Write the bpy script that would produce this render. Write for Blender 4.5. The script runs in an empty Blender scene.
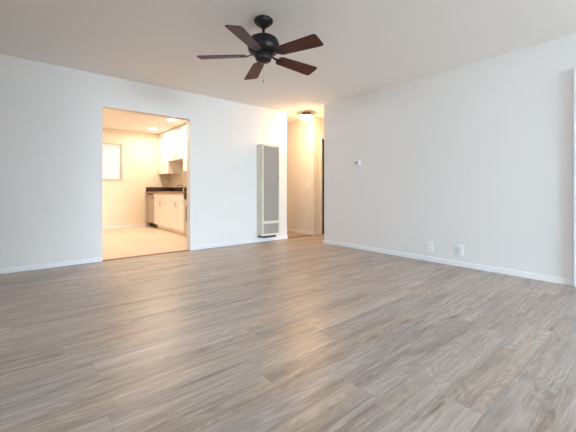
import bpy, bmesh, math, random
from mathutils import Vector, Matrix
random.seed(4)
S = bpy.context.scene
C = S.collection
PI = math.pi

# ------------------------------------------------------------------ camera
cam_d = bpy.data.cameras.new('camera')
cam = bpy.data.objects.new('camera', cam_d)
C.objects.link(cam)
cam.location = (0, 0, 0.92)
cam.rotation_euler = (PI/2, 0, math.radians(-40.0))
cam_d.sensor_width = 36.0
cam_d.lens = 321/576*36.0
cam_d.shift_y = -25/576
cam_d.clip_start = 0.05
S.camera = cam

# ------------------------------------------------------------------ exposure
S.view_settings.view_transform = 'Standard'
S.view_settings.look = 'None'
S.view_settings.gamma = 1.0
S.view_settings.use_curve_mapping = False
S.view_settings.exposure = 0.0
S.cycles.max_bounces = 16
S.cycles.diffuse_bounces = 10
S.cycles.glossy_bounces = 5
S.cycles.transmission_bounces = 8
S.cycles.sample_clamp_indirect = 8
S.cycles.caustics_reflective = False
S.cycles.caustics_refractive = False

# ------------------------------------------------------------------ sky
SKY = 59.0
w = bpy.data.worlds.new('sky')
S.world = w
w.use_nodes = True
bgn = w.node_tree.nodes['Background']
bgn.inputs[0].default_value = (0.71, 0.855, 1.0, 1)
bgn.inputs[1].default_value = SKY

def portal(name, loc, rot, sx, sy):
    l = bpy.data.lights.new(name, 'AREA')
    l.shape = 'RECTANGLE'; l.size = sx; l.size_y = sy
    l.cycles.is_portal = True
    o = bpy.data.objects.new(name, l)
    o.location = loc; o.rotation_euler = rot
    C.objects.link(o)
    return o

# ------------------------------------------------------------------ layout (metres)
H = 2.44            # ceiling height
XL, YB = -2.6, -5.5 # unseen sides of the living room
XR = 4.12           # right wall face
YL = 4.78           # left wall face
AX, AY = 1.10, -0.5   # made-up alcove behind the camera, added to steer the patio door daylight
T = 0.12            # wall thickness
DOOR_Y0, DOOR_Y1, DOOR_H = -0.36, 0.532, 2.03    # entry door in the right wall
KX0, KX1, KH = 0.840, 2.03, 2.03                 # kitchen opening
XE = 3.98           # end of left wall
HX = 4.68           # wall of the passage
HB = 4.755          # wall at the back of the hall
YR = 3.92           # end of right wall
KYB = 8.80          # kitchen far wall
KXR = 3.18          # kitchen right wall

WX0, WX1, WZ0, WZ1 = 1.25, 3.75, 0.0, 2.05        # patio door added as a daylight source in the unseen rear wall
portal('added_patio_door_daylight', ((WX0+WX1)/2, YB-0.16, (WZ0+WZ1)/2), (PI/2, 0, 0), WX1-WX0, WZ1-WZ0)
NY0, NY1, NZ0, NZ1 = 0.4, 1.3, 1.15, 2.0       # window added for fill daylight in the unseen near wall
portal('added_near_window_daylight', (XL-0.16, (NY0+NY1)/2, (NZ0+NZ1)/2), (0, -PI/2, 0), NZ1-NZ0, NY1-NY0)
KWX0, KWX1, KWZ0, KWZ1 = 1.05, 1.96, 1.22, 2.07  # kitchen window
KITCHEN_LAMP = 350.0
HALL_LAMP = 190.0

# ------------------------------------------------------------------ helpers
def col(r, g, b): return (r, g, b, 1.0)

def srgb(r, g, b):
    f = lambda c: (c/255/12.92) if c/255 <= 0.04045 else ((c/255+0.055)/1.055)**2.4
    return (f(r), f(g), f(b), 1.0)

def pmat(name, color, rough=0.5, metal=0.0, bump=0.0, bscale=200.0, mottle=0.0, mscale=8.0, emit=None, estr=0.0, spec=None, coat=0.0):
    m = bpy.data.materials.new(name)
    m.use_nodes = True
    nt = m.node_tree
    b = nt.nodes['Principled BSDF']
    b.inputs['Base Color'].default_value = color
    b.inputs['Roughness'].default_value = rough
    b.inputs['Metallic'].default_value = metal
    if spec is not None: b.inputs['Specular IOR Level'].default_value = spec
    if coat: b.inputs['Coat Weight'].default_value = coat
    if emit:
        b.inputs['Emission Color'].default_value = emit
        b.inputs['Emission Strength'].default_value = estr
    tc = nt.nodes.new('ShaderNodeTexCoord')
    if mottle:
        n = nt.nodes.new('ShaderNodeTexNoise'); n.inputs['Scale'].default_value = mscale; n.inputs['Detail'].default_value = 4
        nt.links.new(tc.outputs['Object'], n.inputs['Vector'])
        mx = nt.nodes.new('ShaderNodeMix'); mx.data_type = 'RGBA'
        mx.inputs[6].default_value = tuple(c*(1-mottle) for c in color[:3])+(1,)
        mx.inputs[7].default_value = tuple(min(1, c*(1+mottle)) for c in color[:3])+(1,)
        nt.links.new(n.outputs['Fac'], mx.inputs[0])
        nt.links.new(mx.outputs[2], b.inputs['Base Color'])
    if bump:
        n = nt.nodes.new('ShaderNodeTexNoise'); n.inputs['Scale'].default_value = bscale; n.inputs['Detail'].default_value = 3
        nt.links.new(tc.outputs['Object'], n.inputs['Vector'])
        bp = nt.nodes.new('ShaderNodeBump'); bp.inputs['Strength'].default_value = bump; bp.inputs['Distance'].default_value = 0.002
        nt.links.new(n.outputs['Fac'], bp.inputs['Height'])
        nt.links.new(bp.outputs['Normal'], b.inputs['Normal'])
    return m

def nmath(nt, op, a, b=None, c=None):
    n = nt.nodes.new('ShaderNodeMath'); n.operation = op
    for i, v in enumerate((a, b, c)):
        if v is None: continue
        if isinstance(v, (int, float)): n.inputs[i].default_value = v
        else: nt.links.new(v, n.inputs[i])
    return n.outputs[0]

def plank_mat(name, wid, lng, cols, seam, rough, grain=1.0, along_x=True):
    """laminate planks: random tone for each board, stretched grain, thin seams"""
    m = bpy.data.materials.new(name); m.use_nodes = True
    nt = m.node_tree; b = nt.nodes['Principled BSDF']
    tc = nt.nodes.new('ShaderNodeTexCoord')
    sp = nt.nodes.new('ShaderNodeSeparateXYZ'); nt.links.new(tc.outputs['Object'], sp.inputs[0])
    u, v = (sp.outputs[0], sp.outputs[1]) if along_x else (sp.outputs[1], sp.outputs[0])
    vr = nmath(nt, 'DIVIDE', v, wid)
    row = nmath(nt, 'FLOOR', vr)
    wn = nt.nodes.new('ShaderNodeTexWhiteNoise'); wn.noise_dimensions = '1D'; nt.links.new(row, wn.inputs['W'])
    uo = nmath(nt, 'ADD', nmath(nt, 'DIVIDE', u, lng), nmath(nt, 'MULTIPLY', wn.outputs['Value'], 7.31))
    bc = nmath(nt, 'FLOOR', uo)
    cv = nt.nodes.new('ShaderNodeCombineXYZ'); nt.links.new(row, cv.inputs[0]); nt.links.new(bc, cv.inputs[1])
    wb = nt.nodes.new('ShaderNodeTexWhiteNoise'); wb.noise_dimensions = '2D'; nt.links.new(cv.outputs[0], wb.inputs['Vector'])
    rnd = wb.outputs['Value']
    # grain coordinates, shifted by board
    gv = nt.nodes.new('ShaderNodeCombineXYZ')
    nt.links.new(nmath(nt, 'ADD', u, nmath(nt, 'MULTIPLY', rnd, 37.0)), gv.inputs[0])
    nt.links.new(nmath(nt, 'ADD', v, nmath(nt, 'MULTIPLY', rnd, 11.0)), gv.inputs[1])
    nt.links.new(nmath(nt, 'MULTIPLY', rnd, 9.0), gv.inputs[2])
    def noise(sx, sy, detail, dist=0.0, rgh=0.55):
        mp = nt.nodes.new('ShaderNodeMapping'); mp.inputs['Scale'].default_value = (sx, sy, 1)
        nt.links.new(gv.outputs[0], mp.inputs['Vector'])
        n = nt.nodes.new('ShaderNodeTexNoise'); n.inputs['Scale'].default_value = 1; n.inputs['Detail'].default_value = detail
        n.inputs['Roughness'].default_value = rgh; n.inputs['Distortion'].default_value = dist
        nt.links.new(mp.outputs[0], n.inputs['Vector'])
        return n.outputs['Fac']
    broad = noise(0.75, 8.0, 3, 0.7)
    smudge = noise(1.7, 24.0, 4, 0.8, 0.6)
    streak = noise(3.0, 80.0, 5, 0.4, 0.62)
    fine = noise(12.0, 300.0, 3, 0.0, 0.6)
    hue = noise(0.6, 7.0, 2, 0.5)
    # cathedral figure: rings of a distorted, elongated field
    rings = noise(0.9, 4.6, 2, 0.5)
    fig = nmath(nt, 'SINE', nmath(nt, 'MULTIPLY', rings, 120.0))
    figm = nmath(nt, 'MULTIPLY', fig, nmath(nt, 'GREATER_THAN', smudge, 0.50))
    # sparse dark knots and mineral streaks
    knot = nmath(nt, 'MAXIMUM', nmath(nt, 'SUBTRACT', noise(2.6, 17.0, 3, 0.7, 0.6), 0.62), 0.0)
    t = nmath(nt, 'MULTIPLY', nmath(nt, 'SUBTRACT', rnd, 0.5), 0.13)
    for f, k in ((broad, 0.75), (smudge, 0.85), (streak, 0.6), (fine, 0.7)):
        t = nmath(nt, 'ADD', t, nmath(nt, 'MULTIPLY', nmath(nt, 'SUBTRACT', f, 0.5), k*grain))
    t = nmath(nt, 'ADD', t, nmath(nt, 'MULTIPLY', figm, 0.09*grain))
    t = nmath(nt, 'SUBTRACT', t, nmath(nt, 'MULTIPLY', knot, 2.2*grain))
    t = nmath(nt, 'ADD', t, 0.52)
    cr = nt.nodes.new('ShaderNodeValToRGB')
    els = cr.color_ramp.elements
    els[0].position, els[0].color = cols[0]
    els[1].position, els[1].color = cols[-1]
    for p, c in cols[1:-1]:
        e = els.new(p); e.color = c
    nt.links.new(t, cr.inputs['Fac'])
    # seams
    fv = nmath(nt, 'FRACT', vr); fu = nmath(nt, 'FRACT', uo)
    dv = nmath(nt, 'MULTIPLY', nmath(nt, 'MINIMUM', fv, nmath(nt, 'SUBTRACT', 1.0, fv)), wid)
    du = nmath(nt, 'MULTIPLY', nmath(nt, 'MINIMUM', fu, nmath(nt, 'SUBTRACT', 1.0, fu)), lng)
    dd = nmath(nt, 'MINIMUM', dv, du)
    sm = nmath(nt, 'LESS_THAN', dd, seam[0])
    mx = nt.nodes.new('ShaderNodeMix'); mx.data_type = 'RGBA'
    nt.links.new(nmath(nt, 'MULTIPLY', sm, seam[2]), mx.inputs[0])
    hm = nt.nodes.new('ShaderNodeMix'); hm.data_type = 'RGBA'; hm.clamp_factor = True
    nt.links.new(nmath(nt, 'ADD', nmath(nt, 'MULTIPLY', nmath(nt, 'SUBTRACT', hue, 0.5), 2.6), nmath(nt, 'ADD', nmath(nt, 'MULTIPLY', rnd, 0.4), 0.3)), hm.inputs[0])
    hm.inputs[6].default_value = (0.96, 1.0, 1.075, 1); hm.inputs[7].default_value = (1.04, 0.99, 0.93, 1)
    hx = nt.nodes.new('ShaderNodeMix'); hx.data_type = 'RGBA'; hx.blend_type = 'MULTIPLY'; hx.inputs[0].default_value = 1.0
    nt.links.new(cr.outputs['Color'], hx.inputs[6]); nt.links.new(hm.outputs[2], hx.inputs[7])
    nt.links.new(hx.outputs[2], mx.inputs[6]); mx.inputs[7].default_value = seam[1]
    nt.links.new(mx.outputs[2], b.inputs['Base Color'])
    b.inputs['Specular IOR Level'].default_value = 0.62; b.inputs['IOR'].default_value = 1.5
    nt.links.new(nmath(nt, 'ADD', rough-0.06, nmath(nt, 'MULTIPLY', streak, 0.14)), b.inputs['Roughness'])
    bp = nt.nodes.new('ShaderNodeBump'); bp.inputs['Strength'].default_value = 0.25; bp.inputs['Distance'].default_value = 0.001
    nt.links.new(nmath(nt, 'SUBTRACT', streak, sm), bp.inputs['Height'])
    nt.links.new(bp.outputs['Normal'], b.inputs['Normal'])
    return m

def wood_mat(name, c0, c1, rough):
    """stained veneer, grain along local x"""
    m = bpy.data.materials.new(name); m.use_nodes = True
    nt = m.node_tree; b = nt.nodes['Principled BSDF']
    tc = nt.nodes.new('ShaderNodeTexCoord'); mp = nt.nodes.new('ShaderNodeMapping'); mp.inputs['Scale'].default_value = (5, 70, 20)
    nt.links.new(tc.outputs['Object'], mp.inputs['Vector'])
    n = nt.nodes.new('ShaderNodeTexNoise'); n.inputs['Scale'].default_value = 1; n.inputs['Detail'].default_value = 5; n.inputs['Distortion'].default_value = 0.5
    nt.links.new(mp.outputs[0], n.inputs['Vector'])
    cr = nt.nodes.new('ShaderNodeValToRGB'); e = cr.color_ramp.elements
    e[0].position = 0.3; e[0].color = c0; e[1].position = 0.7; e[1].color = c1
    nt.links.new(n.outputs['Fac'], cr.inputs['Fac']); nt.links.new(cr.outputs['Color'], b.inputs['Base Color'])
    b.inputs['Roughness'].default_value = rough
    return m

def add_box(bm, x0, x1, y0, y1, z0, z1, mat=None):
    vs = [bm.verts.new(p) for p in ((x0,y0,z0),(x1,y0,z0),(x1,y1,z0),(x0,y1,z0),(x0,y0,z1),(x1,y0,z1),(x1,y1,z1),(x0,y1,z1))]
    for f in ((3,2,1,0),(4,5,6,7),(0,1,5,4),(1,2,6,5),(2,3,7,6),(3,0,4,7)):
        bm.faces.new([vs[i] for i in f])
    if mat is not None: bmesh.ops.transform(bm, matrix=mat, verts=vs)
    return vs

def add_lathe(bm, prof, n=40, mat=None):
    """prof: list of (r, z) from bottom to top or the reverse; closes ends on the axis"""
    rings = []
    new = []
    for r, z in prof:
        if r < 1e-6:
            v = bm.verts.new((0, 0, z)); rings.append([v]); new.append(v)
        else:
            ring = [bm.verts.new((r*math.cos(2*PI*i/n), r*math.sin(2*PI*i/n), z)) for i in range(n)]
            rings.append(ring); new += ring
    for a, b in zip(rings, rings[1:]):
        for i in range(n):
            j = (i+1) % n
            if len(a) == 1 and len(b) == 1: continue
            if len(a) == 1: bm.faces.new((a[0], b[j], b[i]))
            elif len(b) == 1: bm.faces.new((a[i], a[j], b[0]))
            else: bm.faces.new((a[i], a[j], b[j], b[i]))
    if mat is not None: bmesh.ops.transform(bm, matrix=mat, verts=new)
    return new

def add_tube(bm, pts, r, n=10):
    pts = [Vector(p) for p in pts]
    rs = r if isinstance(r, (list, tuple)) else [r]*len(pts)
    rings = []
    up = None
    for i, p in enumerate(pts):
        t = (pts[min(i+1, len(pts)-1)]-pts[max(i-1, 0)]).normalized()
        if up is None:
            up = Vector((0, 0, 1)) if abs(t.z) < 0.9 else Vector((1, 0, 0))
        s = t.cross(up).normalized(); up2 = s.cross(t).normalized(); up = up2
        rings.append([bm.verts.new(p + rs[i]*(s*math.cos(2*PI*k/n)+up2*math.sin(2*PI*k/n))) for k in range(n)])
    for a, b in zip(rings, rings[1:]):
        for k in range(n): bm.faces.new((a[k], a[(k+1) % n], b[(k+1) % n], b[k]))
    bm.faces.new(rings[0][::-1]); bm.faces.new(rings[-1])

def add_prism(bm, outline, z0, z1, mat=None):
    lo = [bm.verts.new((x, y, z0)) for x, y in outline]
    hi = [bm.verts.new((x, y, z1)) for x, y in outline]
    n = len(outline)
    bm.faces.new(lo[::-1]); bm.faces.new(hi)
    for i in range(n): bm.faces.new((lo[i], lo[(i+1) % n], hi[(i+1) % n], hi[i]))
    if mat is not None: bmesh.ops.transform(bm, matrix=mat, verts=lo+hi)

def obj(name, bm, m, parent=None, bevel=0.0, smooth=False, segs=2):
    bmesh.ops.recalc_face_normals(bm, faces=bm.faces)
    me = bpy.data.meshes.new(name); bm.to_mesh(me); bm.free()
    if m is not None: me.materials.append(m)
    o = bpy.data.objects.new(name, me); C.objects.link(o)
    if parent is not None: o.parent = parent
    if smooth:
        for p in me.polygons: p.use_smooth = True
        try: me.set_sharp_from_angle(angle=math.radians(40))
        except Exception: pass
    if bevel:
        md = o.modifiers.new('bevel', 'BEVEL'); md.width = bevel; md.segments = segs; md.limit_method = 'ANGLE'; md.angle_limit = math.radians(40)
    return o

def boxes(name, lst, m, parent=None, bevel=0.0):
    bm = bmesh.new()
    for b in lst: add_box(bm, *b)
    return obj(name, bm, m, parent, bevel)

def struct(name, lst, m, bevel=0.0, parent=None):
    o = boxes(name, lst, m, parent, bevel)
    if parent is None: o['kind'] = 'structure'
    return o

def thing(name, label, cat, loc=(0, 0, 0), rotz=0.0, group=None):
    o = bpy.data.objects.new(name, None); C.objects.link(o)
    o.empty_display_size = 0.05
    o.location = loc; o.rotation_euler = (0, 0, rotz)
    o['label'] = label; o['category'] = cat
    if group: o['group'] = group
    return o

def dup(root, loc, label, group, rotz=None):
    r = root.copy(); C.objects.link(r); r.location = loc; r['label'] = label; r['group'] = group
    if rotz is not None: r.rotation_euler = (0, 0, rotz)
    for ch in list(root.children):
        c = ch.copy(); C.objects.link(c); c.parent = r
        for g in list(ch.children):
            d = g.copy(); C.objects.link(d); d.parent = c
    return r

# ------------------------------------------------------------------ materials
M_wall = pmat('wall_paint', col(0.775, 0.76, 0.745), 0.62, bump=0.12, bscale=120)
M_ceil = pmat('ceiling_paint', col(0.88, 0.865, 0.85), 0.8, bump=0.25, bscale=90)
M_kwall = pmat('kitchen_paint', col(0.82, 0.735, 0.61), 0.5, bump=0.1, bscale=120)
M_kceil = pmat('kitchen_ceiling_paint', col(0.90, 0.89, 0.87), 0.8, bump=0.2, bscale=90)
M_trim = pmat('trim_paint', col(0.84, 0.84, 0.845), 0.35)
M_casing = pmat('casing_paint', srgb(214, 202, 184), 0.45)
M_floor = plank_mat('grey_oak_laminate', 0.165, 1.22, [
    (0.05, srgb(106, 93, 84)), (0.36, srgb(151, 138, 128)), (0.55, srgb(169, 157, 147)), (0.75, srgb(183, 173, 165)), (1.0, srgb(203, 196, 190))],
    (0.0011, srgb(100, 86, 76), 0.35), 0.36)
M_kfloor = plank_mat('cream_vinyl', 0.30, 0.61, [
    (0.0, srgb(196, 176, 152)), (0.5, srgb(218, 199, 180)), (1.0, srgb(232, 216, 200))],
    (0.003, srgb(166, 142, 112), 0.8), 0.35, grain=0.5, along_x=False)
M_strip = pmat('threshold_wood', srgb(150, 105, 66), 0.45, mottle=0.15, mscale=30)
M_dstrip = pmat('threshold_dark', srgb(96, 66, 42), 0.5, mottle=0.15, mscale=30)
M_glass = bpy.data.materials.new('window_glass'); M_glass.use_nodes = True
_nt = M_glass.node_tree
_nt.nodes.remove(_nt.nodes['Principled BSDF'])
_tp = _nt.nodes.new('ShaderNodeBsdfTransparent'); _tp.inputs[0].default_value = (0.95, 0.97, 0.97, 1)
_gl = _nt.nodes.new('ShaderNodeBsdfGlossy'); _gl.inputs['Roughness'].default_value = 0.01
_fr = _nt.nodes.new('ShaderNodeFresnel'); _fr.inputs[0].default_value = 1.3
_mx = _nt.nodes.new('ShaderNodeMixShader')
_nt.links.new(_fr.outputs[0], _mx.inputs[0]); _nt.links.new(_tp.outputs[0], _mx.inputs[1]); _nt.links.new(_gl.outputs[0], _mx.inputs[2])
_nt.links.new(_mx.outputs[0], _nt.nodes['Material Output'].inputs['Surface'])
M_vinyl = pmat('white_vinyl_frame', col(0.85, 0.86, 0.87), 0.35)
M_iron = pmat('oil_rubbed_bronze', srgb(40, 38, 37), 0.42, metal=0.55, mottle=0.2, mscale=30)
M_blade = wood_mat('mahogany_veneer', srgb(56, 19, 16), srgb(92, 33, 26), 0.5)
M_bladeedge = pmat('blade_edge', srgb(44, 20, 18), 0.4)
M_brass = pmat('chain_brass', srgb(120, 100, 80), 0.35, metal=0.8)
M_heat = pmat('heater_enamel', srgb(222, 216, 200), 0.4)
M_grille = pmat('heater_grille_metal', srgb(186, 180, 173), 0.5, metal=0.1)
M_dark = pmat('dark_recess', srgb(58, 54, 50), 0.8)
M_black = pmat('black_metal', srgb(26, 25, 26), 0.45)
M_white = pmat('white_plastic', col(0.86, 0.86, 0.87), 0.3)
M_slot = pmat('slot_dark', srgb(70, 68, 68), 0.6)
M_lcd = pmat('lcd_grey', srgb(120, 118, 118), 0.3)
M_cab = pmat('cabinet_white', col(0.85, 0.83, 0.79), 0.35)
M_steel = pmat('stainless_steel', srgb(196, 188, 180), 0.38, metal=0.75)
M_nickel = pmat('brushed_nickel', srgb(190, 182, 172), 0.3, metal=0.9)
M_pull = pmat('satin_pull', srgb(205, 192, 172), 0.4, metal=0.35)
M_chrome = pmat('chrome', srgb(225, 222, 218), 0.12, metal=1.0)
M_granite = pmat('dark_granite', srgb(74, 58, 50), 0.25, mottle=0.45, mscale=60)
M_gedge_lit = pmat('granite_edge_lit', srgb(150, 118, 98), 0.3, mottle=0.25, mscale=60)  # lighter granite tone paints in the light reflected off the counter edge
M_bounce_ground = pmat('warm_bounce_ground', srgb(160, 144, 124), 0.85, mottle=0.1)  # tan tone chosen so daylight bounced indoors turns warm
M_darkdoor = pmat('dark_stained_door', srgb(70, 48, 36), 0.5, mottle=0.2, mscale=14)

WARM_K = (1.0, 0.83, 0.64, 1)
WARM_H = (1.0, 0.62, 0.30, 1)

# ------------------------------------------------------------------ setting
# floors (one slab each, side by side)
struct('floor', [(XL-T, XR+T, YB-T, YL+0.02, -0.12, 0), (XR+T, 6.6, YR-0.14, YL+0.02, -0.12, 0), (XE-T, 4.85, YL+0.02, 6.5, -0.12, 0), (4.85, 6.6, YL+0.02, 6.5, -0.12, 0)], M_floor)
struct('floor_kitchen', [(-0.6, XE-T, YL+0.02, KYB+T, -0.12, 0.002)], M_kfloor)
struct('floor_patio', [(XR+T, 14, -13, YR-0.14, -0.14, -0.03), (-12, XR+T, -13, YB-T, -0.14, -0.03), (-12, XL-T, YB-T, 6, -0.14, -0.03)], M_bounce_ground)  # unseen ground outside, toned to bounce warm daylight
struct('sky_baffle', [(-2, XR+T, YB-T-1.2, YB-T, 2.5, 2.62)], M_trim)   # unseen overhang added outside to block high sky light
struct('ceiling', [(XL-T, 6.6, YB-T, YL+T, H, H+0.1), (XE-T, 6.6, YL+T, 6.5, H, H+0.1)], M_ceil)
struct('ceiling_kitchen', [(-0.6, XE-T, YL+T, KYB+T, H, H+0.1)], M_kceil)
# living room walls
struct('wall_left', [(XL-T, KX0, YL, YL+T, 0, H), (KX0, KX1, YL, YL+T, KH, H), (KX1, XE, YL, YL+T, 0, H)], M_wall)
struct('wall_right', [(XR, XR+T, DOOR_Y1, YR, 0, H), (XR, XR+T, DOOR_Y0, DOOR_Y1, DOOR_H, H), (XR, XR+T, YB-T, DOOR_Y0, 0, H)], M_wall)
struct('wall_rear', [(AX-T, WX0, YB-T, YB, 0, H), (WX1, XR, YB-T, YB, 0, H), (WX0, WX1, YB-T, YB, WZ1, H)], M_wall)
struct('wall_near', [(XL-T, XL, AY, NY0, 0, H), (XL-T, XL, NY1, YL, 0, H), (XL-T, XL, NY0, NY1, 0, NZ0), (XL-T, XL, NY0, NY1, NZ1, H)], M_wall)
struct('wall_light_baffle', [(XL-T, AX, AY-T, AY, 0, H), (AX-T, AX, YB, AY-T, 0, H)], M_wall)  # unseen stub walls added to keep daylight off the left side
# hall and passage
struct('wall_hall_front', [(XR+T, 6.6, YR-T, YR, 0, H)], M_wall)
HD0, HD1, HDH = 4.925, 5.70, 2.03
struct('wall_hall_back', [(HX, HD0, HB, HB+T, 0, H), (HD0, HD1, HB, HB+T, HDH, H), (HD1, 6.6, HB, HB+T, 0, H)], M_wall)
struct('wall_hall_end', [(6.48, 6.6, YR, HB, 0, H)], M_wall)
struct('wall_passage', [(HX, HX+T, HB+T, 6.5, 0, H)], M_wall)
struct('wall_passage_end', [(XE-T, HX, 6.38, 6.5, 0, H)], M_wall)
struct('wall_passage_left', [(XE-T, XE, YL+T, 6.38, 0, H)], M_wall)
struct('wall_closet', [(HX+T, 6.6, 6.38, 6.5, 0, H), (6.48, 6.6, HB+T, 6.38, 0, H)], M_wall)
# kitchen walls
struct('wall_kitchen_back', [(-0.6, KWX0, KYB, KYB+T, 0, H), (KWX1, KXR+T, KYB, KYB+T, 0, H), (KWX0, KWX1, KYB, KYB+T, 0, KWZ0), (KWX0, KWX1, KYB, KYB+T, KWZ1, H)], M_kwall)
struct('wall_kitchen_right', [(KXR, KXR+T, YL+T, KYB, 0, H)], M_kwall)
struct('wall_kitchen_left', [(-0.6, -0.48, YL+T, KYB, 0, H)], M_kwall)

# baseboards
BH, BT = 0.062, 0.014
struct('baseboard_left', [(XL, KX0, YL-BT, YL, 0, BH), (KX1, XE, YL-BT, YL, 0, BH), (XE, XE+BT, YL-BT, YL+T, 0, BH)], M_trim, 0.004)
struct('baseboard_right', [(XR-BT, XR, DOOR_Y1+0.065, YR, 0, BH), (XR-BT, XR+T, YR, YR+BT, 0, BH)], M_trim, 0.004)
struct('baseboard_passage', [(HX-BT, HX, HB, 6.38, 0, BH), (HX-BT, HD0-0.065, HB-BT, HB, 0, BH)], M_trim, 0.004)
struct('baseboard_kitchen', [(-0.48, 2.56, KYB-BT, KYB, 0.002, BH)], M_trim, 0.004)
# thresholds
struct('trim_1', [(KX0, KX1, YL-0.005, YL+0.05, 0.0, 0.008)], M_strip, 0.003)
struct('trim_2', [(XE+BT, HX-BT, YL+0.0, YL+0.045, 0.0, 0.008)], M_dstrip, 0.003)

# white entry door in the right wall: casing that stands proud of the wall, and the closed panelled leaf
CW, FP = 0.065, 0.045
cas = boxes('trim_4', [(XR-FP, XR, DOOR_Y1, DOOR_Y1+CW, 0, DOOR_H+CW), (XR-FP, XR, DOOR_Y0-CW, DOOR_Y0, 0, DOOR_H+CW), (XR-FP, XR, DOOR_Y0, DOOR_Y1, DOOR_H, DOOR_H+CW)], M_trim, None, 0.004)
cas['kind'] = 'structure'
door = boxes('door_1', [(XR+0.03, XR+0.07, DOOR_Y0+0.004, DOOR_Y1-0.004, 0.008, DOOR_H-0.004)], M_trim, None, 0.003)
door['kind'] = 'structure'
bm = bmesh.new()
for z0, z1 in ((0.18, 0.85), (1.0, 1.85)):
    for y0, y1 in ((DOOR_Y0+0.11, DOOR_Y0+0.40), (DOOR_Y1-0.40, DOOR_Y1-0.11)):
        add_box(bm, XR+0.024, XR+0.03, y0, y1, z0, z1)
obj('door_panel', bm, M_trim, door, 0.004)
bm = bmesh.new(); add_lathe(bm, [(0, 0), (0.028, 0), (0.03, 0.008), (0.012, 0.012), (0.012, 0.03), (0.026, 0.04), (0.028, 0.055), (0.018, 0.066), (0, 0.068)], 24, Matrix.Translation((XR+0.03, DOOR_Y0+0.07, 0.95)) @ Matrix.Rotation(-PI/2, 4, 'Y'))
obj('door_knob', bm, M_nickel, door, smooth=True)

# unseen window added to the near wall for fill daylight
win = boxes('window_added_near', [(XL-0.1, XL+0.01, NY0, NY0+0.05, NZ0, NZ1), (XL-0.1, XL+0.01, NY1-0.05, NY1, NZ0, NZ1), (XL-0.1, XL+0.01, NY0+0.05, NY1-0.05, NZ0, NZ0+0.05), (XL-0.1, XL+0.01, NY0+0.05, NY1-0.05, NZ1-0.05, NZ1)], M_vinyl, None, 0.003)
win['kind'] = 'structure'
boxes('window_glass', [(XL-0.06, XL-0.054, NY0+0.05, NY1-0.05, NZ0+0.05, NZ1-0.05)], M_glass, win)
boxes('window_mullion', [(XL-0.08, XL-0.03, (NY0+NY1)/2-0.02, (NY0+NY1)/2+0.02, NZ0+0.05, NZ1-0.05)], M_vinyl, win)

# unseen patio door added to the rear wall as main daylight source
win = boxes('window_added_rear', [(WX0, WX0+0.05, YB-0.1, YB+0.01, WZ0, WZ1), (WX1-0.05, WX1, YB-0.1, YB+0.01, WZ0, WZ1), (WX0+0.05, WX1-0.05, YB-0.1, YB+0.01, WZ0, WZ0+0.05), (WX0+0.05, WX1-0.05, YB-0.1, YB+0.01, WZ1-0.05, WZ1)], M_vinyl, None, 0.003)
win['kind'] = 'structure'
boxes('window_glass', [(WX0+0.05, WX1-0.05, YB-0.06, YB-0.054, WZ0+0.05, WZ1-0.05)], M_glass, win)
boxes('window_mullion', [((WX0+WX1)/2-0.02, (WX0+WX1)/2+0.02, YB-0.08, YB-0.03, WZ0+0.05, WZ1-0.05)], M_vinyl, win)

# kitchen window
win = boxes('window_1', [(KWX0, KWX0+0.03, KYB+0.05, KYB+0.1, KWZ0, KWZ1), (KWX1-0.03, KWX1, KYB+0.05, KYB+0.1, KWZ0, KWZ1), (KWX0+0.03, KWX1-0.03, KYB+0.05, KYB+0.1, KWZ0, KWZ0+0.03), (KWX0+0.03, KWX1-0.03, KYB+0.05, KYB+0.1, KWZ1-0.03, KWZ1)], M_vinyl)
win['kind'] = 'structure'
boxes('window_casing', [(KWX1, KWX1+0.045, KYB-0.018, KYB, KWZ0, KWZ1+0.045), (KWX0-0.045, KWX0, KYB-0.018, KYB, KWZ0, KWZ1+0.045), (KWX0, KWX1, KYB-0.018, KYB, KWZ1, KWZ1+0.045)], M_casing, win, 0.004)
boxes('window_sill', [(KWX0-0.06, KWX1+0.06, KYB-0.035, KYB+0.05, KWZ0-0.03, KWZ0)], M_casing, win, 0.004)
boxes('window_glass', [(KWX0+0.03, KWX1-0.03, KYB+0.07, KYB+0.076, KWZ0+0.03, KWZ1-0.03)], M_glass, win)
boxes('window_rail', [((KWX0+KWX1)/2-0.015, (KWX0+KWX1)/2+0.015, KYB+0.06, KYB+0.09, KWZ0+0.03, KWZ1-0.03)], M_vinyl, win)

# hall door: white casing and a dark stained door standing in it
cas = boxes('trim_3', [(HD0-0.06, HD0, HB-0.015, HB, 0, HDH+0.06), (HD1, HD1+0.06, HB-0.015, HB, 0, HDH+0.06), (HD0, HD1, HB-0.015, HB, HDH, HDH+0.06)], M_trim, None, 0.003)
cas['kind'] = 'structure'
hd = boxes('door_2', [(HD0+0.005, HD1-0.005, HB+0.04, HB+0.076, 0.008, HDH-0.005)], M_darkdoor, None, 0.003)
hd['kind'] = 'structure'
bm = bmesh.new(); add_lathe(bm, [(0, 0), (0.028, 0), (0.03, 0.008), (0.012, 0.012), (0.012, 0.03), (0.026, 0.04), (0.028, 0.055), (0.018, 0.066), (0, 0.068)], 24, Matrix.Translation((HD1-0.07, HB+0.04, 0.95)) @ Matrix.Rotation(PI/2, 4, 'X'))
obj('door_knob', bm, M_nickel, hd, smooth=True)

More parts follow.
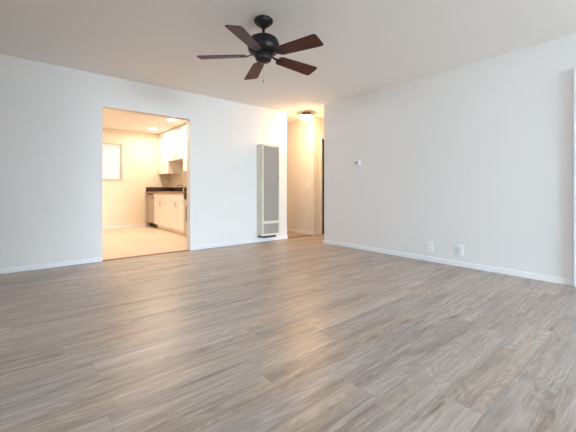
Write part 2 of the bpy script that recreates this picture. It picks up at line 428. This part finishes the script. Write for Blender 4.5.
# ------------------------------------------------------------------ ceiling fan
FX, FY, FZ = 1.665, 2.323, H
fan = thing('ceiling_fan', 'dark bronze five blade ceiling fan with reddish wood blades, hung from the living room ceiling', 'ceiling fan', (FX, FY, FZ))
bm = bmesh.new(); add_lathe(bm, [(0, 0), (0.080, 0), (0.084, -0.005), (0.084, -0.020), (0.078, -0.031), (0.060, -0.047), (0.040, -0.062), (0.027, -0.073), (0.020, -0.078), (0, -0.078)], 48)
obj('canopy', bm, M_iron, fan, smooth=True)
bm = bmesh.new(); add_lathe(bm, [(0, -0.074), (0.0125, -0.074), (0.0125, -0.150), (0.022, -0.152), (0.024, -0.160), (0, -0.160)], 24)
obj('downrod', bm, M_iron, fan, smooth=True)
bm = bmesh.new(); add_lathe(bm, [(0, -0.152), (0.060, -0.153), (0.095, -0.160), (0.120, -0.174), (0.134, -0.196), (0.138, -0.220), (0.142, -0.224), (0.142, -0.240), (0.138, -0.244), (0.137, -0.266), (0.128, -0.286), (0.108, -0.302), (0.088, -0.310), (0.06, -0.312), (0, -0.312)], 64)
obj('motor_housing', bm, M_iron, fan, smooth=True)
bm = bmesh.new(); add_lathe(bm, [(0, -0.310), (0.076, -0.310), (0.082, -0.314), (0.082, -0.328), (0.074, -0.333), (0.073, -0.348), (0.066, -0.364), (0.048, -0.376), (0.022, -0.381), (0.012, -0.386), (0, -0.387)], 48)
obj('switch_housing', bm, M_iron, fan, smooth=True)
# pull chain: beads and a small end pull
bm = bmesh.new()
cx, cy = -0.030, -0.036
for i in range(42):
    z = -0.376-0.0042*i
    bmesh.ops.create_icosphere(bm, subdivisions=1, radius=0.0019, matrix=Matrix.Translation((cx, cy, z)))
ch = obj('pull_chain', bm, M_brass, fan)
bm = bmesh.new(); add_lathe(bm, [(0, -0.552), (0.003, -0.554), (0.004, -0.562), (0.003, -0.570), (0, -0.572)], 12, Matrix.Translation((cx, cy, 0)))
obj('chain_pull', bm, M_iron, ch, smooth=True)

# blade: local x outward; cambered rounded paddle
BL0, BL1 = 0.145, 0.578
PITCH = math.radians(13)
ZB = -0.316
DROOP = math.radians(1.9)
def blade_outline():
    r0, r1 = 0.058, 0.076   # half widths at root and tip
    pts = []
    def arc(cx, cy, r, a0, a1, n=7):
        for i in range(n+1):
            a = a0+(a1-a0)*i/n
            pts.append((cx+r*math.cos(a), cy+r*math.sin(a)))
    q = 0.026
    arc(BL1-q, r1-q, q, 0, PI/2)                     # tip, upper corner
    arc(BL0+0.04, r0-0.032, 0.032, PI/2, PI)         # root corners
    arc(BL0+0.04, -r0+0.032, 0.032, PI, 1.5*PI)
    arc(BL1-q, -r1+q, q, -PI/2, 0)
    return pts
bm = bmesh.new()
add_prism(bm, blade_outline(), -0.0035, 0.0035)
bladeproto = obj('blade', bm, M_blade, None, 0.0015)
# blade iron: curved flat arm from the motor to the blade root, with a three-lobed foot
bm = bmesh.new()
arm = [(0.072, 0.016), (0.100, 0.010), (0.128, 0.0), (0.155, -0.004)]
hw = [0.018, 0.010, 0.010, 0.018]
top = []; bot = []
for (x, z), h in zip(arm, hw):
    top.append([bm.verts.new((x, -h, z+0.004)), bm.verts.new((x, h, z+0.004))])
    bot.append([bm.verts.new((x, -h, z-0.004)), bm.verts.new((x, h, z-0.004))])
for i in range(len(arm)-1):
    bm.faces.new((top[i][0], top[i][1], top[i+1][1], top[i+1][0]))
    bm.faces.new((bot[i][0], bot[i+1][0], bot[i+1][1], bot[i][1]))
    bm.faces.new((top[i][0], top[i+1][0], bot[i+1][0], bot[i][0]))
    bm.faces.new((top[i][1], bot[i][1], bot[i+1][1], top[i+1][1]))
bm.faces.new((top[0][0], bot[0][0], bot[0][1], top[0][1])); bm.faces.new((top[-1][0], top[-1][1], bot[-1][1], bot[-1][0]))
foot = []
for i in range(24):
    a = 2*PI*i/24
    r = 1.0+0.18*math.cos(3*a)
    foot.append((0.172+0.032*r*math.cos(a), 0.027*r*math.sin(a)))
add_prism(bm, foot, -0.0085, -0.0036)
for sx, sy in ((0.192, 0), (0.163, 0.014), (0.163, -0.014)):
    add_lathe(bm, [(0, -0.011), (0.004, -0.0105), (0.005, -0.0085), (0, -0.0085)], 10, Matrix.Translation((sx, sy, 0)))
ironproto = obj('blade_iron', bm, M_iron, None, 0.001)
for k in range(5):
    th = math.radians(-36.0+72*k)          # measured from the camera's right-hand side towards the far side
    dr, dd_ = math.cos(th), math.sin(th)
    ca, sa = math.cos(math.radians(-40)), math.sin(math.radians(-40))
    wx, wy = dr*ca-dd_*sa, dr*sa+dd_*ca
    ang = math.atan2(wy, wx)
    b = bladeproto if k == 0 else bladeproto.copy()
    i_ = ironproto if k == 0 else ironproto.copy()
    if k: C.objects.link(b); C.objects.link(i_)
    b.parent = fan; i_.parent = b
    b.location = (0, 0, ZB)
    b.rotation_euler = (Matrix.Rotation(ang, 4, 'Z') @ Matrix.Rotation(DROOP, 4, 'Y') @ Matrix.Rotation(-PITCH, 4, 'X')).to_euler()

# ------------------------------------------------------------------ gas wall heater
HX0, HX1, HY0, HZ0, HZ1 = 3.275, 3.665, 4.60, 0.125, 1.752
hw_, hd_, hh = HX1-HX0, YL-HY0, HZ1-HZ0
heater = thing('wall_heater', 'tall narrow cream wall heater with grey louvred grille between the kitchen opening and hall', 'heater', (HX0, YL, HZ0))
# shell: open-fronted cabinet, local x across, y negative into room
bm = bmesh.new()
add_box(bm, 0, 0.012, -hd_+0.012, 0, 0, hh); add_box(bm, hw_-0.012, hw_, -hd_+0.012, 0, 0, hh)
add_box(bm, 0.012, hw_-0.012, -hd_+0.012, 0, hh-0.012, hh); add_box(bm, 0.012, hw_-0.012, -hd_+0.012, 0, 0, 0.012)
add_box(bm, 0.012, hw_-0.012, -0.012, 0, 0.012, hh-0.012)
obj('cabinet', bm, M_heat, heater, 0.003)
GZ = [(0.035, 0.215), (0.262, hh-0.040)]
fw = 0.028
bm = bmesh.new()
add_box(bm, 0, fw, -hd_, -hd_+0.012, 0, hh); add_box(bm, hw_-fw, hw_, -hd_, -hd_+0.012, 0, hh)
for z0, z1 in ((0, GZ[0][0]), (GZ[0][1], GZ[1][0]), (GZ[1][1], hh)): add_box(bm, fw, hw_-fw, -hd_, -hd_+0.012, z0, z1)
obj('front_frame', bm, M_heat, heater, 0.003)
bm = bmesh.new()
n = int((GZ[1][1]-GZ[1][0])/0.042)
pz = (GZ[1][1]-GZ[1][0])/n
for i in range(n):
    z = GZ[1][0]+pz*(i+0.5)
    add_box(bm, -(hw_/2-fw)+0.001, (hw_/2-fw)-0.001, -0.0015, 0.0015, -0.0195, 0.0195, Matrix.Translation((hw_/2, -hd_+0.012, z)) @ Matrix.Rotation(math.radians(28), 4, 'X'))
for x in (hw_*0.36, hw_*0.64): add_box(bm, x-0.003, x+0.003, -hd_+0.018, -hd_+0.022, GZ[1][0], GZ[1][1])
obj('louvred_grille', bm, M_grille, heater)
bm = bmesh.new()
for i in range(14):
    z = GZ[0][0]+(GZ[0][1]-GZ[0][0])*(i+0.5)/14
    add_box(bm, fw, hw_-fw, -hd_+0.002, -hd_+0.008, z-0.0035, z+0.0035)
for i in range(18):
    x = fw+(hw_-2*fw)*(i+0.5)/18
    add_box(bm, x-0.003, x+0.003, -hd_+0.003, -hd_+0.009, GZ[0][0], GZ[0][1])
obj('air_intake_grille', bm, M_grille, heater)
boxes('heat_shield', [(0.014, hw_-0.014, -hd_+0.045, -hd_+0.050, 0.014, hh-0.014)], pmat('heat_shield_metal', srgb(150, 145, 138), 0.6), heater)
boxes('burner_tray', [(0.02, hw_-0.08, -hd_+0.005, -0.02, -0.036, 0.0)], M_black, heater, 0.004)

# ------------------------------------------------------------------ wall devices
def on_right_wall(name, label, cat, y, z, group=None):
    # local x runs along the wall towards the camera side (-y world), local y points into the wall
    return thing(name, label, cat, (XR, y, z), -PI/2, group)

th_ = on_right_wall('thermostat', 'small white thermostat on the right wall near the hall corner', 'thermostat', 3.185, 1.362)
boxes('back_plate', [(-0.062, 0.062, -0.006, 0, -0.050, 0.050)], M_white, th_, 0.003)
boxes('body', [(-0.048, 0.048, -0.026, -0.006, -0.039, 0.039)], M_white, th_, 0.006)
o = boxes('display', [(-0.036, 0.004, -0.028, -0.0255, 0.0, 0.026)], M_lcd, th_); o['label'] = 'grey display window'
o = boxes('button', [(-0.022, -0.004, -0.029, -0.0255, -0.026, -0.012)], M_slot, th_, 0.002); o['label'] = 'dark button'
boxes('button', [(0.014, 0.032, -0.029, -0.0255, -0.026, -0.012)], M_white, th_, 0.002)

def outlet(label, y, z):
    t = on_right_wall('electrical_outlet', label, 'outlet', y, z, 'outlets on the right wall')
    boxes('cover_plate', [(-0.041, 0.041, -0.0065, 0, -0.066, 0.066)], M_white, t, 0.003)
    for s in (-1, 1):
        bm = bmesh.new()
        pts = []
        for i in range(24):
            a = 2*PI*i/24
            pts.append((max(-0.0155, min(0.0155, 0.0175*math.cos(a)*1.05)), 0.0145*math.sin(a)))
        add_prism(bm, pts, -0.0095, -0.0055, Matrix.Translation((0, 0, s*0.021)) @ Matrix(((1,0,0,0),(0,0,1,0),(0,1,0,0),(0,0,0,1))))
        r = obj('receptacle', bm, M_white, t)
        boxes('slot', [(-0.0085, -0.0058, -0.0102, -0.0092, s*0.021-0.002, s*0.021+0.008), (0.0058, 0.0085, -0.0102, -0.0092, s*0.021-0.002, s*0.021+0.008), (-0.0022, 0.0022, -0.0102, -0.0092, s*0.021-0.010, s*0.021-0.006)], M_slot, r)
    bm = bmesh.new(); add_lathe(bm, [(0, -0.008), (0.003, -0.0075), (0.0035, -0.006), (0, -0.006)], 12, Matrix(((1,0,0,0),(0,0,1,0),(0,1,0,0),(0,0,0,1))))
    obj('screw', bm, M_nickel, t)
    return t
outlet('white outlet plate low on the right wall, the farther one, left of the other', 2.018, 0.192)
outlet('white outlet plate low on the right wall, the nearer one, right of the other', 1.646, 0.196)

sw = thing('light_switch', 'white two-toggle light switch plate on the warm lit passage wall', 'light switch', (HX, 4.93, 1.035), -PI/2)
boxes('cover_plate', [(-0.058, 0.058, -0.006, 0, -0.058, 0.058)], M_white, sw, 0.003)
for x in (-0.023, 0.023):
    boxes('toggle', [(x-0.005, x+0.005, -0.016, -0.004, -0.004, 0.012)], M_white, sw, 0.002)

# ------------------------------------------------------------------ hall ceiling light
hl = thing('ceiling_light', 'lit flush mount ceiling light with glass bowl and bronze rim at the hall entrance', 'ceiling light', (4.27, 4.53, H))
bm = bmesh.new(); add_lathe(bm, [(0, 0), (0.070, 0), (0.078, -0.006), (0.080, -0.030), (0.100, -0.046), (0.128, -0.056), (0.132, -0.062), (0.132, -0.076), (0.124, -0.078), (0.122, -0.066), (0, -0.060)], 48)
obj('rim', bm, pmat('bronze_rim', srgb(150, 112, 66), 0.4, metal=0.7), hl, smooth=True)
bm = bmesh.new(); add_lathe(bm, [(0.122, -0.074), (0.118, -0.092), (0.102, -0.112), (0.078, -0.128), (0.048, -0.138), (0.020, -0.142), (0, -0.143)], 48)
obj('glass_bowl', bm, pmat('lit_glass', col(0.9, 0.85, 0.75), 0.4, emit=WARM_H, estr=HALL_LAMP), hl, smooth=True)
bm = bmesh.new(); add_lathe(bm, [(0, -0.142), (0.009, -0.143), (0.011, -0.149), (0.005, -0.156), (0, -0.158)], 16)
obj('finial', bm, M_brass, hl, smooth=True)

# ------------------------------------------------------------------ kitchen
M_lens = pmat('lit_lens', col(0.9, 0.85, 0.8), 0.5, emit=WARM_K, estr=KITCHEN_LAMP)
def downlight(x, y, label):
    t = thing('recessed_light', label, 'recessed light', (x, y, H), 0, 'recessed kitchen lights')
    bm = bmesh.new(); add_lathe(bm, [(0.076, 0), (0.095, 0), (0.094, -0.006), (0.080, -0.008), (0.076, -0.004)], 32)
    obj('trim_ring', bm, M_trim, t, smooth=True)
    bm = bmesh.new(); add_lathe(bm, [(0, -0.003), (0.076, -0.003)], 32)
    obj('lens', bm, M_lens, t)
    return t
downlight(2.50, 8.10, 'lit recessed ceiling light by the kitchen far wall, left-hand of the two in view')
downlight(2.50, 6.84, 'lit recessed ceiling light by the short wall cabinet, right-hand of the two in view')
downlight(1.00, 6.9, 'added fill light out of view, in the window side of the kitchen')  # unseen lamp added to brighten the kitchen
downlight(1.50, 5.6, 'added fill light out of view, hidden behind the header of the kitchen opening')  # unseen lamp added to raise the bounce onto the kitchen ceiling

CF = 2.56            # base cabinet face
CT = 0.905           # countertop top
def bar_handle(name, parent, p, axis, ln):
    bm = bmesh.new()
    x, y, z = p
    if axis == 'z':
        add_tube(bm, [(x-0.028, y, z-ln/2), (x-0.028, y, z+ln/2)], 0.006, 10)
        for s in (-1, 1): add_tube(bm, [(x, y, z+s*ln*0.38), (x-0.028, y, z+s*ln*0.38)], 0.004, 8)
    else:
        add_tube(bm, [(x-0.028, y-ln/2, z), (x-0.028, y+ln/2, z)], 0.006, 10)
        for s in (-1, 1): add_tube(bm, [(x, y+s*ln*0.38, z), (x-0.028, y+s*ln*0.38, z)], 0.004, 8)
    return obj(name, bm, M_pull, parent, smooth=True)

def shaker(name, parent, x, y0, y1, z0, z1, m, fr=0.055):
    """shaker panel facing -x, its face at x"""
    g = min(fr, (z1-z0)*0.28)
    return boxes(name, [(x, x+0.018, y0, y0+fr, z0, z1), (x, x+0.018, y1-fr, y1, z0, z1), (x, x+0.018, y0+fr, y1-fr, z0, z0+g), (x, x+0.018, y0+fr, y1-fr, z1-g, z1),
                        (x+0.008, x+0.016, y0+fr, y1-fr, z0+g, z1-g)], m, parent, 0.0015)

def base_cabinet(y0, y1, label):
    t = thing('base_cabinet', label, 'kitchen cabinet', (CF, y0, 0.002), 0, 'white base cabinets')
    w_ = y1-y0; dx = KXR-CF-0.006
    boxes('carcass', [(0.02, 0.036, 0.001, w_-0.001, 0.1, 0.866), (0.036, dx, 0.001, 0.017, 0.1, 0.866), (0.036, dx, w_-0.017, w_-0.001, 0.1, 0.866), (0.036, dx, 0.017, w_-0.017, 0.1, 0.116), (dx-0.01, dx, 0.017, w_-0.017, 0.116, 0.866)], M_cab, t)
    boxes('toe_kick', [(0.085, 0.1, 0.001, w_-0.001, 0, 0.1)], M_cab, t)
    mid = w_/2
    for a, b, hs in ((0.003, mid-0.0015, 1), (mid+0.0015, w_-0.003, -1)):
        d = shaker('drawer', t, 0, a, b, 0.716, 0.858, M_cab)
        d2 = shaker('door', t, 0, a, b, 0.106, 0.710, M_cab)
        hy = (b-0.030) if hs == 1 else (a+0.030)
        bar_handle('handle', d2, (0, hy, 0.630), 'z', 0.11)
    return t
base_cabinet(7.20, 8.19, 'white base cabinet with two doors under the sink, beside the dishwasher')
base_cabinet(6.28, 7.20, 'white base cabinet with two doors nearer the opening, right of the sink cabinet')

# dishwasher
dw = thing('dishwasher', 'stainless dishwasher at the far end of the kitchen counter', 'dishwasher', (CF, 8.195, 0.002))
boxes('tub', [(0.03, 0.56, 0.004, 0.596, 0.11, 0.862)], M_dark, dw)
boxes('door', [(-0.006, 0.028, 0.004, 0.596, 0.115, 0.760)], M_steel, dw, 0.006)
boxes('control_panel', [(-0.006, 0.028, 0.004, 0.596, 0.765, 0.858)], M_steel, dw, 0.006)
boxes('control_strip', [(-0.0075, -0.005, 0.05, 0.55, 0.820, 0.850)], M_black, dw, 0.001)
bm = bmesh.new(); add_tube(bm, [(-0.045, 0.05, 0.745), (-0.045, 0.55, 0.745)], 0.011, 14)
for y in (0.08, 0.52): add_tube(bm, [(-0.006, y, 0.745), (-0.045, y, 0.745)], 0.007, 10)
obj('handle', bm, M_nickel, dw, smooth=True)
boxes('kick_plate', [(0.09, 0.11, 0.004, 0.596, 0.0, 0.11)], M_black, dw)

# countertop with backsplash, sink cut-out left open
SX0, SX1, SY0, SY1 = 2.66, 3.04, 7.40, 8.00
ct = thing('countertop', 'dark granite countertop with light painted on its front edge over the white base cabinets', 'countertop', (0, 0, CT))
t0, t1 = -0.036, 0.0
y0_, y1_ = 6.27, KYB-0.004
boxes('slab', [(CF-0.022, SX0, y0_, y1_, t0, t1), (SX1, KXR-0.004, y0_, y1_, t0, t1), (SX0, SX1, y0_, SY0, t0, t1), (SX0, SX1, SY1, y1_, t0, t1)], M_granite, ct)
o = boxes('front_edge', [(CF-0.030, CF-0.022, y0_, y1_, t0-0.004, t1+0.001)], M_gedge_lit, ct, 0.003); o['label'] = 'front edge painted lighter brown for reflected light'
bs = boxes('backsplash', [(KXR-0.022, KXR-0.003, y0_, y1_-0.019, CT+0.001, CT+0.115), (CF-0.02, KXR-0.003, y1_-0.019, y1_, CT+0.001, CT+0.115)], M_granite, None, 0.003)
bs['label'] = 'low dark granite backsplash strip along the wall behind the countertop'; bs['category'] = 'backsplash'

sk = thing('sink', 'stainless sink set into the dark countertop', 'sink', ((SX0+SX1)/2, (SY0+SY1)/2, CT))
a, b = (SX1-SX0)/2, (SY1-SY0)/2
boxes('basin', [(-a+0.003, a-0.003, -b+0.003, b-0.003, -0.19, -0.187), (-a+0.001, -a+0.003, -b+0.003, b-0.003, -0.19, 0), (a-0.003, a-0.001, -b+0.003, b-0.003, -0.19, 0), (-a+0.001, a-0.001, -b+0.001, -b+0.003, -0.19, 0), (-a+0.001, a-0.001, b-0.003, b-0.001, -0.19, 0)], M_steel, sk)
boxes('rim', [(-a-0.012, a+0.012, -b-0.012, -b+0.002, 0.0005, 0.004), (-a-0.012, a+0.012, b-0.002, b+0.012, 0.0005, 0.004), (-a-0.012, -a+0.002, -b+0.002, b-0.002, 0.0005, 0.004), (a-0.002, a+0.012, -b+0.002, b-0.002, 0.0005, 0.004)], M_steel, sk, 0.001)

fc = thing('faucet', 'chrome arched faucet behind the sink', 'faucet', (3.095, 7.66, CT))
bm = bmesh.new(); add_lathe(bm, [(0, 0), (0.030, 0), (0.030, 0.008), (0.022, 0.014), (0.020, 0.07), (0.016, 0.078), (0, 0.078)], 24)
obj('body', bm, M_chrome, fc, smooth=True)
bm = bmesh.new()
pts = [(0, 0, 0.07), (0, 0, 0.11)]
for i in range(1, 13):
    a = PI*i/13
    pts.append((-0.095+0.095*math.cos(a), 0, 0.11+0.048*math.sin(a)))
pts += [(-0.19, 0, 0.09)]
add_tube(bm, pts, 0.012, 12)
obj('spout', bm, M_chrome, fc, smooth=True)
bm = bmesh.new(); add_tube(bm, [(0, -0.018, 0.05), (0, -0.05, 0.062), (-0.01, -0.10, 0.085)], [0.010, 0.008, 0.006], 10)
obj('lever', bm, M_chrome, fc, smooth=True)

# wall cabinets
UF = 2.86
def wall_cabinet(y0, y1, z0, label, doors=2):
    z1 = H-0.012
    t = thing('wall_cabinet', label, 'kitchen cabinet', (UF, y0, z0), 0, 'white wall cabinets')
    w_ = y1-y0; hgt = z1-z0; dx = KXR-UF-0.004
    boxes('carcass', [(0.020, dx, 0.001, w_-0.001, 0, hgt)], M_cab, t, 0.001)
    n = doors
    for k in range(n):
        a = w_*k/n+0.003; b = w_*(k+1)/n-0.003
        d = shaker('door', t, 0, a, b, 0.002, hgt-0.02, M_cab)
        hy = (b-0.03) if k == 0 else (a+0.03)
        bar_handle('handle', d, (0, hy, 0.09), 'z', 0.11)
    return t
wall_cabinet(8.07, KYB-0.004, 1.36, 'tall white wall cabinet in the far kitchen corner above the dishwasher', 1)
wall_cabinet(7.12, 8.07, 1.66, 'short white wall cabinet above the sink between two taller ones')
wall_cabinet(6.26, 7.12, 1.36, 'tall white wall cabinet nearest the opening, right of the short one')

# range, mostly hidden behind the opening's right jamb
rg = thing('kitchen_range', 'range beside the base cabinets, a dark sliver at the kitchen opening right jamb', 'range', (CF-0.035, 5.49, 0.002))
boxes('body', [(0.03, 0.63, 0.004, 0.770, 0.02, 0.895)], M_steel, rg, 0.004)
boxes('oven_door', [(0.0, 0.028, 0.004, 0.770, 0.20, 0.74)], M_steel, rg, 0.006)
boxes('oven_window', [(-0.003, 0.001, 0.12, 0.65, 0.32, 0.62)], M_black, rg, 0.004)
boxes('control_panel', [(0.0, 0.028, 0.004, 0.770, 0.75, 0.895)], M_black, rg, 0.006)
boxes('cooktop', [(0.0, 0.63, 0.002, 0.772, 0.896, 0.912)], M_black, rg, 0.004)
boxes('back_guard', [(0.57, 0.63, 0.004, 0.770, 0.912, 1.06)], M_steel, rg, 0.006)
boxes('drawer', [(0.0, 0.028, 0.004, 0.770, 0.03, 0.19)], M_steel, rg, 0.006)
bm = bmesh.new(); add_tube(bm, [(-0.045, 0.06, 0.70), (-0.045, 0.714, 0.70)], 0.012, 12)
for y in (0.10, 0.674): add_tube(bm, [(0.0, y, 0.70), (-0.045, y, 0.70)], 0.008, 10)
obj('handle', bm, M_nickel, rg, smooth=True)
for y in (0.12, 0.25, 0.387, 0.52, 0.65):
    bm = bmesh.new(); add_lathe(bm, [(0, -0.001), (0.022, -0.001), (0.020, 0.02), (0.016, 0.026), (0, 0.026)], 20, Matrix.Translation((0, y, 0.82)) @ Matrix.Rotation(-PI/2, 4, 'Y'))
    obj('knob', bm, M_black, rg, smooth=True)

# window blind: head rail, slats, bottom rail
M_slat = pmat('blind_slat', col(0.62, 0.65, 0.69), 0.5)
_b = M_slat.node_tree.nodes['Principled BSDF']
_nt = M_slat.node_tree
_tr = _nt.nodes.new('ShaderNodeBsdfTranslucent'); _tr.inputs[0].default_value = (0.85, 0.88, 0.9, 1)
_mix = _nt.nodes.new('ShaderNodeMixShader'); _mix.inputs[0].default_value = 0.012
_nt.links.new(_b.outputs[0], _mix.inputs[1]); _nt.links.new(_tr.outputs[0], _mix.inputs[2])
_nt.links.new(_mix.outputs[0], _nt.nodes['Material Output'].inputs['Surface'])
bl = thing('window_blind', 'white horizontal blind lowered over the kitchen window', 'window blind', ((KWX0+KWX1)/2, KYB+0.03, KWZ0+0.004))
bw = (KWX1-KWX0)/2-0.006; bh = KWZ1-KWZ0-0.008
boxes('head_rail', [(-bw, bw, -0.015, 0.015, bh-0.03, bh)], M_white, bl, 0.002)
bm = bmesh.new()
ns = 34
for i in range(ns):
    z = 0.02+(bh-0.06)*i/(ns-1)
    add_box(bm, -bw, bw, -0.0140, 0.0140, -0.0006, 0.0006, Matrix.Translation((0, 0, z+0.008)) @ Matrix.Rotation(math.radians(76), 4, 'X'))
o = obj('slats', bm, M_slat, bl)
boxes('bottom_rail', [(-bw, bw, -0.011, 0.011, 0.0, 0.014)], M_white, bl, 0.002)
